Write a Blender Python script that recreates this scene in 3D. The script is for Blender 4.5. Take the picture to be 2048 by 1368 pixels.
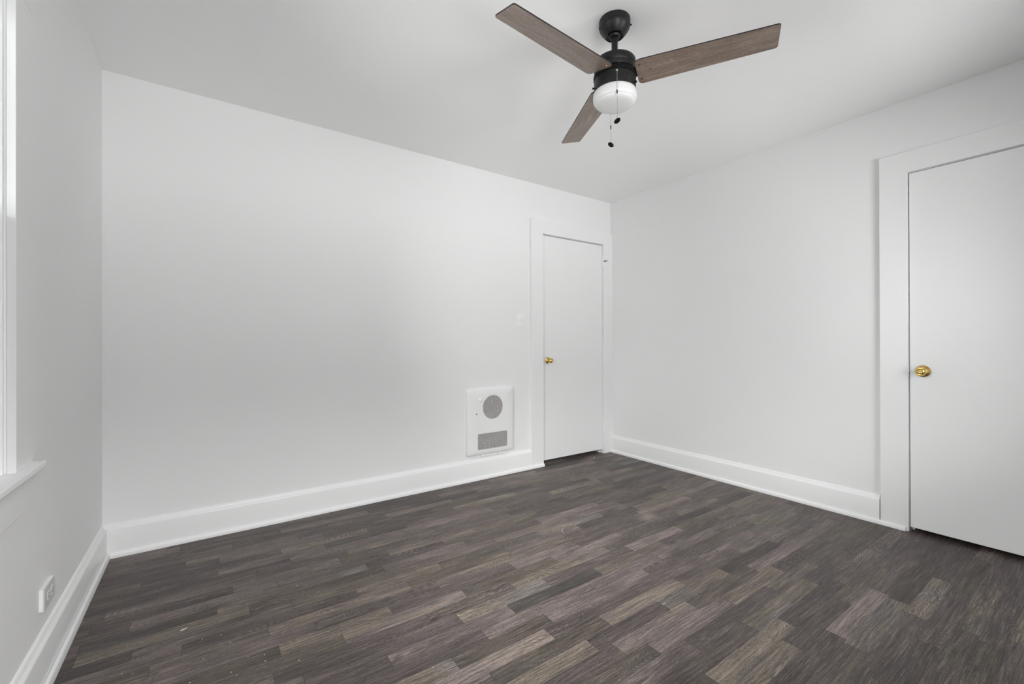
import bpy, bmesh, math, random
from mathutils import Vector, Matrix
random.seed(11)
for o in list(bpy.data.objects):
    bpy.data.objects.remove(o)
SC = bpy.context.scene
COL = SC.collection

# ------------------------------------------------------------------ room measures (metres)
X0, X1 = -0.4434, 3.3319        # left and right wall planes
YB, YN = 3.0217, -0.4340        # back wall (with narrow door) and near wall (behind the camera)
H = 2.5
WT = 0.14                       # wall thickness

# ------------------------------------------------------------------ camera
yaw, pitch, roll = 0.6104256, 0.0021205, -0.0029486
fw = Vector((math.sin(yaw) * math.cos(pitch), math.cos(yaw) * math.cos(pitch), math.sin(pitch)))
rt = Vector((math.cos(yaw), -math.sin(yaw), 0))
up = rt.cross(fw)
R_ = rt * math.cos(roll) + up * math.sin(roll)
U_ = -rt * math.sin(roll) + up * math.cos(roll)
cam = bpy.data.objects.new('camera', bpy.data.cameras.new('camera'))
COL.objects.link(cam)
m = Matrix((R_, U_, -fw)).transposed().to_4x4()
m.translation = Vector((0, 0, 1.0949))
cam.matrix_world = m
cam.data.sensor_width = 36
cam.data.lens = 869.11 / 2048 * 36
cam.data.clip_start = 0.02
SC.camera = cam

# ------------------------------------------------------------------ daylight: overcast sky outside the windows
W = bpy.data.worlds.new('sky'); SC.world = W; W.use_nodes = True
wn = W.node_tree; wn.nodes.clear()
wo = wn.nodes.new('ShaderNodeOutputWorld'); wb = wn.nodes.new('ShaderNodeBackground')
tc = wn.nodes.new('ShaderNodeTexCoord'); sx = wn.nodes.new('ShaderNodeSeparateXYZ')
wn.links.new(tc.outputs['Generated'], sx.inputs[0])
def wmap(src, a, b_, smooth=True):
    x = wn.nodes.new('ShaderNodeMapRange'); x.inputs['From Min'].default_value = a; x.inputs['From Max'].default_value = b_
    if smooth: x.interpolation_type = 'SMOOTHSTEP'
    wn.links.new(src, x.inputs[0]); return x.outputs[0]
def wmix(f, a, b_):
    x = wn.nodes.new('ShaderNodeMix'); x.data_type = 'FLOAT'; wn.links.new(f, x.inputs[0])
    for v_, k_ in ((a, 2), (b_, 3)):
        if isinstance(v_, float): x.inputs[k_].default_value = v_
        else: wn.links.new(v_, x.inputs[k_])
    return x.outputs[0]
front = wmap(sx.outputs['X'], -0.95, -0.5)       # 0 beyond the side window, 1 in front of the house
gnd = wmix(front, 3.4, 7.8)                  # pale ground in front, darker ground to the side
low_band = wmix(front, 9.0, 2.6)                # made-up low sky band shaping the wall light, up to about 18 degrees
cloud = wmix(front, 18.0, 20.0)                # overcast, brightest high above the front
lv = wmix(wmap(sx.outputs['Z'], 0.10, 0.50), low_band, cloud)
lv = wmix(wmap(sx.outputs['Z'], -0.04, 0.04), gnd, lv)
wn.links.new(lv, wb.inputs['Strength']); wb.inputs['Color'].default_value = (1.006, .998, .997, 1)
wn.links.new(wb.outputs[0], wo.inputs[0])

def portal(name, loc, rot, sx_, sy_):
    l = bpy.data.lights.new(name, 'AREA'); l.shape = 'RECTANGLE'; l.size = sx_; l.size_y = sy_
    l.cycles.is_portal = True
    o = bpy.data.objects.new(name, l); COL.objects.link(o); o.location = loc; o.rotation_euler = rot
WZ0, WZ1 = 0.7455, 2.07          # window opening heights
portal('window_daylight', (X0 - WT - 0.02, 1.294, (WZ0 + WZ1) / 2), (0, -math.pi / 2, 0), WZ1 - WZ0, 0.91)
NW = [(.10, 1.00), (1.97, 2.87)]
for a, b in NW:
    portal('window_daylight', ((a + b) / 2, YN - WT - 0.02, (WZ0 + WZ1) / 2), (math.pi / 2, 0, 0), b - a + 0.02, WZ1 - WZ0)

SC.view_settings.view_transform = 'Standard'
SC.view_settings.look = 'None'
SC.view_settings.gamma = 1
SC.view_settings.use_curve_mapping = False
SC.view_settings.exposure = 0.86
SC.cycles.max_bounces = 14
SC.cycles.diffuse_bounces = 10
SC.cycles.transparent_max_bounces = 12
SC.cycles.caustics_reflective = False
SC.cycles.caustics_refractive = False
SC.cycles.sample_clamp_indirect = 8
SC.cycles.use_denoising = True

# ================================================================== helpers
def MB():
    return bmesh.new()

def box(bm, x0, x1, y0, y1, z0, z1):
    x0, x1 = sorted((x0, x1)); y0, y1 = sorted((y0, y1)); z0, z1 = sorted((z0, z1))
    v = [bm.verts.new(p) for p in ((x0,y0,z0),(x1,y0,z0),(x1,y1,z0),(x0,y1,z0),(x0,y0,z1),(x1,y0,z1),(x1,y1,z1),(x0,y1,z1))]
    return [bm.faces.new([v[i] for i in f]) for f in ((3,2,1,0),(4,5,6,7),(0,1,5,4),(1,2,6,5),(2,3,7,6),(3,0,4,7))]

def lathe(bm, prof, origin=(0,0,0), axis='Z', n=48):
    """prof: list of (radius, height); radius 0 closes to a point"""
    o = Vector(origin); rings = []
    def pt(r, h, a):
        c, s = r * math.cos(a), r * math.sin(a)
        if isinstance(axis, tuple):
            A, B, C = axis
            return o + A * c + B * s + C * h
        if axis == 'Z': return o + Vector((c, s, h))
        if axis == 'Y': return o + Vector((c, h, s))
        return o + Vector((h, c, s))
    for r, h in prof:
        if r <= 1e-7: rings.append([bm.verts.new(pt(0, h, 0))])
        else: rings.append([bm.verts.new(pt(r, h, 2 * math.pi * i / n)) for i in range(n)])
    for a, b in zip(rings, rings[1:]):
        for i in range(n):
            j = (i + 1) % n
            if len(a) == 1 and len(b) == 1: continue
            if len(a) == 1: bm.faces.new((a[0], b[i], b[j]))
            elif len(b) == 1: bm.faces.new((a[i], a[j], b[0]))
            else: bm.faces.new((a[i], a[j], b[j], b[i]))

def tube(bm, p0, p1, r, n=10, r1=None):
    p0 = Vector(p0); p1 = Vector(p1); d = p1 - p0
    C = d.normalized(); A = C.orthogonal().normalized(); B = C.cross(A)
    r1 = r if r1 is None else r1
    lathe(bm, [(0, 0), (r, 0), (r1, d.length), (0, d.length)], p0, (A, B, C), n)

def prism(bm, pts, d0, d1, f):
    """closed outline pts (2D); f(u, v, d) -> 3D; caps + sides"""
    a = [bm.verts.new(f(u, v, d0)) for u, v in pts]
    b = [bm.verts.new(f(u, v, d1)) for u, v in pts]
    n = len(pts)
    bm.faces.new(a[::-1]); bm.faces.new(b)
    for i in range(n):
        j = (i + 1) % n
        bm.faces.new((a[i], a[j], b[j], b[i]))

def rrect(w, h, r, n=6, cx=0, cy=0):
    out = []
    for sx_, sy_, a0 in ((1, 1, 0), (-1, 1, 90), (-1, -1, 180), (1, -1, 270)):
        for i in range(n + 1):
            a = math.radians(a0 + 90 * i / n)
            out.append((cx + sx_ * (w / 2 - r) + r * math.cos(a), cy + sy_ * (h / 2 - r) + r * math.sin(a)))
    return out

def obj(name, bm, m_, parent=None, smooth=None, bevel=None, seg=2, base=None):
    """link bm (world coordinates) as ONE mesh object; under a parent it keeps its world place"""
    bmesh.ops.recalc_face_normals(bm, faces=bm.faces[:])
    if smooth is not None:
        for f in bm.faces: f.smooth = True
        for e_ in bm.edges:
            if len(e_.link_faces) == 2 and e_.calc_face_angle(0) > math.radians(smooth): e_.smooth = False
    if base is not None: bmesh.ops.translate(bm, verts=bm.verts[:], vec=-Vector(base))
    me = bpy.data.meshes.new(name); bm.to_mesh(me); bm.free()
    o = bpy.data.objects.new(name, me); COL.objects.link(o)
    if base is not None: o.location = base
    if isinstance(m_, (list, tuple)):
        for k in m_: me.materials.append(k)
    else: me.materials.append(m_)
    if parent is not None:
        o.parent = parent
        pm = Matrix.Translation(-wloc(parent)); o.matrix_parent_inverse = pm
    if bevel:
        md = o.modifiers.new('bevel', 'BEVEL'); md.width = bevel; md.segments = seg
        md.limit_method = 'ANGLE'; md.angle_limit = math.radians(40)
        if smooth is None:
            for p_ in me.polygons: p_.use_smooth = True
        wn_ = o.modifiers.new('normals', 'WEIGHTED_NORMAL'); wn_.keep_sharp = True
    return o

def wloc(o):
    """things carry their own place; mesh parts are built in world coordinates"""
    return Vector(o['placed']) if 'placed' in o.keys() else Vector((0, 0, 0))

def thing(name, label, cat, loc, group=None):
    o = bpy.data.objects.new(name, None); COL.objects.link(o); o.location = loc; o.empty_display_size = .05
    o['placed'] = list(loc); o['label'] = label; o['category'] = cat
    if group: o['group'] = group
    return o

def structure(name, loc=None, label=None):
    o = bpy.data.objects.new(name, None); COL.objects.link(o); o.empty_display_size = .05
    o.location = loc or (0, 0, 0); o['placed'] = list(loc or (0, 0, 0)); o['kind'] = 'structure'
    return o

def struct(o, label, cat):
    o['kind'] = 'structure'; o['label'] = label; o['category'] = cat
    return o

# ================================================================== materials
def mat(name, col, rough=.5, metal=0, spec=.5, coat=0, bump=None, var=0):
    M = bpy.data.materials.new(name); M.use_nodes = True
    N = M.node_tree; b = N.nodes['Principled BSDF']
    b.inputs['Base Color'].default_value = (*col, 1)
    b.inputs['Roughness'].default_value = rough; b.inputs['Metallic'].default_value = metal
    b.inputs['Specular IOR Level'].default_value = spec; b.inputs['Coat Weight'].default_value = coat
    if bump or var:
        t = N.nodes.new('ShaderNodeTexCoord')
        no = N.nodes.new('ShaderNodeTexNoise'); no.inputs['Scale'].default_value = bump[0] if bump else 4
        no.inputs['Detail'].default_value = 4
        N.links.new(t.outputs['Object'], no.inputs['Vector'])
        if bump:
            bp = N.nodes.new('ShaderNodeBump'); bp.inputs['Strength'].default_value = bump[1]
            bp.inputs['Distance'].default_value = bump[2]
            N.links.new(no.outputs['Fac'], bp.inputs['Height']); N.links.new(bp.outputs[0], b.inputs['Normal'])
        if var:
            n2 = N.nodes.new('ShaderNodeTexNoise'); n2.inputs['Scale'].default_value = 2.3; n2.inputs['Detail'].default_value = 3
            N.links.new(t.outputs['Object'], n2.inputs['Vector'])
            mx = N.nodes.new('ShaderNodeMix'); mx.data_type = 'RGBA'
            mx.inputs['A'].default_value = (*[c * (1 - var) for c in col], 1)
            mx.inputs['B'].default_value = (*[min(1, c * (1 + var)) for c in col], 1)
            N.links.new(n2.outputs['Fac'], mx.inputs['Factor']); N.links.new(mx.outputs['Result'], b.inputs['Base Color'])
    return M

WALLC = (.80, .80, .80)
M_wall = mat('wall_paint', WALLC, .62, spec=.35, bump=(260, .10, .0006), var=.012)
M_ceil = mat('ceiling_paint', (.875, .875, .875), .9, spec=.2, bump=(200, .12, .0008), var=.012)
M_trim = mat('trim_paint', (.805, .805, .805), .38, spec=.5, bump=(60, .10, .0008), var=.01)
M_door = mat('door_paint', (.80, .80, .80), .42, spec=.45, bump=(40, .08, .0008), var=.01)
M_window = mat('window_paint', (.86, .86, .86), .35, spec=.5)
M_black = mat('black_metal', (.007, .007, .0075), .42, metal=.0, spec=.4)
M_blackm = mat('matt_black_metal', (.003, .003, .003), .6, spec=.15)
M_void = mat('near_black', (.012, .012, .013), .6)
M_brass = mat('polished_brass', (.78, .56, .20), .17, metal=1)
M_steel = mat('steel', (.45, .44, .42), .3, metal=1)
M_chrome = mat('bright_steel', (.75, .75, .75), .2, metal=1)
M_bronze = mat('bronze_screw', (.30, .17, .09), .3, metal=1)
M_plate = mat('white_plastic', (.82, .82, .82), .35)
M_outlet = mat('aged_plastic', (.63, .63, .62), .4)
M_outlet2 = mat('aged_plastic_socket', (.75, .74, .71), .35)
M_slot = mat('socket_slot', (.22, .22, .21), .6)
M_heater = mat('white_enamel', (.80, .80, .80), .35, spec=.5)
M_mesh = mat('painted_wire', (.84, .82, .82), .35)
M_elem = mat('heating_element', (.20, .15, .14), .5, metal=.6)
M_rubber = mat('black_rubber', (.01, .01, .01), .7)
M_chip = mat('paint_flake', (.66, .65, .62), .6)
M_shoe = mat('worn_trim_paint', (.80, .80, .80), .45, bump=(35, .2, .001), var=.04)

# opal glass bowl of the fan light
M_opal = bpy.data.materials.new('opal_glass'); M_opal.use_nodes = True
b = M_opal.node_tree.nodes['Principled BSDF']
b.inputs['Base Color'].default_value = (.69, .69, .69, 1); b.inputs['Roughness'].default_value = .25
b.inputs['Subsurface Weight'].default_value = .0; b.inputs['Subsurface Radius'].default_value = (.02, .02, .02)
b.inputs['Subsurface Scale'].default_value = 1.0

# window pane
M_glass = bpy.data.materials.new('window_glass'); M_glass.use_nodes = True
N = M_glass.node_tree; N.nodes.clear()
o_ = N.nodes.new('ShaderNodeOutputMaterial'); mx = N.nodes.new('ShaderNodeMixShader')
tr = N.nodes.new('ShaderNodeBsdfTransparent'); gl = N.nodes.new('ShaderNodeBsdfGlossy'); fr = N.nodes.new('ShaderNodeFresnel')
gl.inputs['Roughness'].default_value = .02; fr.inputs['IOR'].default_value = 1.45
tr.inputs[0].default_value = (.96, .97, .97, 1)
N.links.new(fr.outputs[0], mx.inputs[0]); N.links.new(tr.outputs[0], mx.inputs[1]); N.links.new(gl.outputs[0], mx.inputs[2])
N.links.new(mx.outputs[0], o_.inputs[0])

CHIPS = [(0.0384, 1.9691), (-0.0189, 1.9799), (0.0663, 1.8981), (-0.014, 1.8533), (0.1136, 1.7776), (0.1602, 1.7184), (0.161, 1.7551), (0.0758, 1.6999), (0.0619, 1.726), (-0.2059, 1.907), (-0.2357, 1.9267), (-0.0496, 1.7505), (0.3287, 2.1675), (0.6289, 2.0662), (0.256, 1.6557), (0.6214, 1.3579)]
CHIP_FAR = (3.01, 2.9432)
SLIVER = ((-0.0873, 2.0863), (-0.0677, 2.0938))
THREAD = [(1.7136, 1.9276), (1.6916, 1.9126), (1.6786, 1.8958), (1.6736, 1.8796)]
SCUFF = (2.2675, 1.754)

class NT:
    """small node builder"""
    def __init__(s, name):
        s.M = bpy.data.materials.new(name); s.M.use_nodes = True
        s.N = s.M.node_tree; s.b = s.N.nodes['Principled BSDF']
    def n(s, t, **k):
        x = s.N.nodes.new(t)
        for a, v in k.items(): setattr(x, a, v)
        return x
    def put(s, v, sock):
        if hasattr(v, 'links') and hasattr(v, 'is_output'): s.N.links.new(v, sock)
        else: sock.default_value = v
    def m(s, op, a, b=0.0, c=0.0, clamp=False):
        x = s.n('ShaderNodeMath', operation=op); x.use_clamp = clamp
        s.put(a, x.inputs[0]); s.put(b, x.inputs[1]); s.put(c, x.inputs[2]); return x.outputs[0]
    def comb(s, x, y, z=0.0):
        c = s.n('ShaderNodeCombineXYZ'); s.put(x, c.inputs[0]); s.put(y, c.inputs[1]); s.put(z, c.inputs[2]); return c.outputs[0]
    def noise(s, vec, scale=1.0, detail=4, rough=.55, dist=0.0):
        x = s.n('ShaderNodeTexNoise'); s.put(vec, x.inputs['Vector']); x.inputs['Scale'].default_value = scale
        x.inputs['Detail'].default_value = detail; x.inputs['Roughness'].default_value = rough
        x.inputs['Distortion'].default_value = dist; return x.outputs['Fac']
    def smooth(s, v, a, b):
        x = s.n('ShaderNodeMapRange', interpolation_type='SMOOTHSTEP'); s.put(v, x.inputs[0])
        x.inputs['From Min'].default_value = a; x.inputs['From Max'].default_value = b; return x.outputs[0]
    def ramp(s, v, stops):
        x = s.n('ShaderNodeValToRGB'); s.put(v, x.inputs[0]); e = x.color_ramp.elements
        e[0].position, e[0].color = stops[0][0], (*stops[0][1], 1)
        e[1].position, e[1].color = stops[-1][0], (*stops[-1][1], 1)
        for p_, c_ in stops[1:-1]:
            k = e.new(p_); k.color = (*c_, 1)
        return x.outputs[0]
    def mix(s, f, a, b, bt='MIX'):
        x = s.n('ShaderNodeMix', data_type='RGBA', blend_type=bt)
        s.put(f, x.inputs['Factor'])
        s.put(a, x.inputs['A']); s.put(b, x.inputs['B']); return x.outputs['Result']
    def bump(s, h, st, d):
        x = s.n('ShaderNodeBump'); x.inputs['Strength'].default_value = st; x.inputs['Distance'].default_value = d
        s.put(h, x.inputs['Height']); s.N.links.new(x.outputs[0], s.b.inputs['Normal'])

# sheet vinyl printed as narrow grey-brown oak planks
t = NT('wood_print_vinyl')
g = t.n('ShaderNodeNewGeometry'); sp = t.n('ShaderNodeSeparateXYZ'); t.N.links.new(g.outputs['Position'], sp.inputs[0])
X, Y = sp.outputs[0], sp.outputs[1]
at = lambda nm: t.n('ShaderNodeAttribute', attribute_name=nm).outputs['Fac']
tone, seed, hue = at('tone'), at('seed'), at('hue')
ua = t.n('ShaderNodeUVMap', uv_map='near_edge'); ub = t.n('ShaderNodeUVMap', uv_map='far_edge')
sa = t.n('ShaderNodeSeparateXYZ'); sb = t.n('ShaderNodeSeparateXYZ')
t.N.links.new(ua.outputs[0], sa.inputs[0]); t.N.links.new(ub.outputs[0], sb.inputs[0])
end_d = t.m('MINIMUM', sa.outputs[0], sb.outputs[0]); side_d = t.m('MINIMUM', sa.outputs[1], sb.outputs[1])
Xs = t.m('ADD', X, t.m('MULTIPLY', seed, 37.0)); Ys = t.m('ADD', Y, t.m('MULTIPLY', seed, 91.0))
warp = t.noise(t.comb(t.m('MULTIPLY', Xs, 2.2), t.m('MULTIPLY', Ys, 7.0)), 1, 2)
Yw = t.m('ADD', Ys, t.m('MULTIPLY', t.m('SUBTRACT', warp, .5), .032))
blot = t.noise(t.comb(t.m('MULTIPLY', Xs, 3.0), t.m('MULTIPLY', Yw, 17.0)), 1, 3)
st1 = t.noise(t.comb(t.m('MULTIPLY', Xs, 3.6), t.m('MULTIPLY', Yw, 110.0)), 1, 5, .62)
st2 = t.noise(t.comb(t.m('MULTIPLY', Xs, 9.0), t.m('MULTIPLY', Yw, 430.0)), 1, 4, .65)
# cathedral rings: contour lines of a stretched noise
fld = t.noise(t.comb(t.m('MULTIPLY', Xs, 2.1), t.m('MULTIPLY', Ys, 12.0)), 1, 1.2, .4, .25)
ring = t.m('SINE', t.m('MULTIPLY', fld, 260.0))
rmask = t.smooth(t.noise(t.comb(t.m('MULTIPLY', Xs, 2.0), t.m('MULTIPLY', Ys, 5.0), 3.7), 1, 1), .50, .64)
ringv = t.m('MULTIPLY', t.m('MULTIPLY', ring, rmask), t.m('MULTIPLY', st1, .26))
# pale limed pores
pore = t.smooth(t.noise(t.comb(t.m('MULTIPLY', Xs, 12.0), t.m('MULTIPLY', Yw, 300.0), 5.1), 1, 3, .6), .60, .74)
v = t.m('ADD', t.m('MULTIPLY_ADD', tone, .80, .11), t.m('MULTIPLY', t.m('SUBTRACT', blot, .5), .62))
v = t.m('ADD', v, t.m('MULTIPLY', t.m('SUBTRACT', st1, .5), 1.05))
v = t.m('ADD', v, t.m('MULTIPLY', t.m('SUBTRACT', st2, .5), 1.55))
v = t.m('ADD', v, ringv)
fib = t.noise(t.comb(t.m('MULTIPLY', Xs, 70.0), t.m('MULTIPLY', Yw, 520.0), 2.2), 1, 2, .6)
v = t.m('ADD', v, t.m('MULTIPLY', t.m('SUBTRACT', fib, .5), .75))
v = t.m('ADD', v, t.m('MULTIPLY', pore, .20))
def tones(w):
    return t.ramp(v, [(p_, tuple(c * k * 0.90 for c, k in zip((g_, g_, g_), w))) for p_, g_ in ((0.0, .020), (.30, .056), (.60, .118), (1.0, .30))])
c_p, c_o, c_g = tones((1.22, .975, .905)), tones((1.22, 1.0, .80)), tones((1.12, 1.0, .94))
col = t.mix(t.smooth(t.m('ADD', hue, t.m('MULTIPLY', t.m('SUBTRACT', blot, .5), .9)), .50, .80), c_p, c_o)
col = t.mix(t.smooth(t.m('ADD', hue, t.m('MULTIPLY', t.m('SUBTRACT', warp, .5), .8)), .90, 1.05), col, c_g)
seam = t.m('MULTIPLY', t.m('SUBTRACT', 1.0, t.smooth(end_d, .0006, .0022)), .55)
seam2 = t.m('MULTIPLY', t.m('SUBTRACT', 1.0, t.smooth(side_d, .0002, .0012)), .20)
col = t.mix(t.m('MAXIMUM', seam, seam2), col, (.018, .015, .014, 1))
# one pale dusty scuff in the far middle of the room
cx_, cy_ = SCUFF
dx = t.m('DIVIDE', t.m('SUBTRACT', X, cx_), .10); dy = t.m('DIVIDE', t.m('SUBTRACT', Y, cy_), .07)
rr = t.m('SQRT', t.m('ADD', t.m('MULTIPLY', dx, dx), t.m('MULTIPLY', dy, dy)))
rr = t.m('ADD', rr, t.m('MULTIPLY', t.m('SUBTRACT', t.noise(t.comb(X, Y), 24, 5), .5), 1.3))
scf = t.m('MULTIPLY', t.m('SUBTRACT', 1.0, t.smooth(rr, .0, 1.0)), .50)
col = t.mix(scf, col, (.34, .29, .235, 1))
t.N.links.new(col, t.b.inputs['Base Color'])
t.put(t.m('ADD', .42, t.m('MULTIPLY', st1, .16)), t.b.inputs['Roughness'])
t.b.inputs['Specular IOR Level'].default_value = .42
peb = t.noise(t.comb(X, Y), 520, 2)
t.bump(t.m('ADD', t.m('MULTIPLY', st2, .5), peb), .35, .0014)
M_floor = t.M

# brown wood-grain laminate of the fan blades (local x runs along the blade)
t = NT('walnut_grain_laminate')
tcn = t.n('ShaderNodeTexCoord'); sp = t.n('ShaderNodeSeparateXYZ'); t.N.links.new(tcn.outputs['Object'], sp.inputs[0])
oi = t.n('ShaderNodeObjectInfo'); X = t.m('ADD', sp.outputs[0], t.m('MULTIPLY', oi.outputs['Random'], 9.0)); Y = sp.outputs[1]
wv = t.noise(t.comb(t.m('MULTIPLY', X, 3.0), t.m('MULTIPLY', Y, 9.0)), 1, 2)
Yw = t.m('ADD', Y, t.m('MULTIPLY', t.m('SUBTRACT', wv, .5), .07))
a1 = t.noise(t.comb(t.m('MULTIPLY', X, 6.0), t.m('MULTIPLY', Yw, 60.0)), 1, 5)
a2 = t.noise(t.comb(t.m('MULTIPLY', X, 60.0), t.m('MULTIPLY', Yw, 420.0)), 1, 4, .75)
v = t.m('ADD', t.m('MULTIPLY', a1, .65), t.m('MULTIPLY', t.m('SUBTRACT', a2, .18), .9))
col = t.ramp(v, [(.30, (.075, .050, .038)), (.58, (.190, .138, .107)), (.88, (.38, .30, .25))])
t.N.links.new(col, t.b.inputs['Base Color']); t.put(t.m('ADD', .24, t.m('MULTIPLY', a2, .2)), t.b.inputs['Roughness'])
t.b.inputs['Specular IOR Level'].default_value = .9
t.bump(a2, .15, .0006)
M_blade = t.M
M_bladeedge = mat('blade_edge', (.02, .014, .011), .5)

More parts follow.
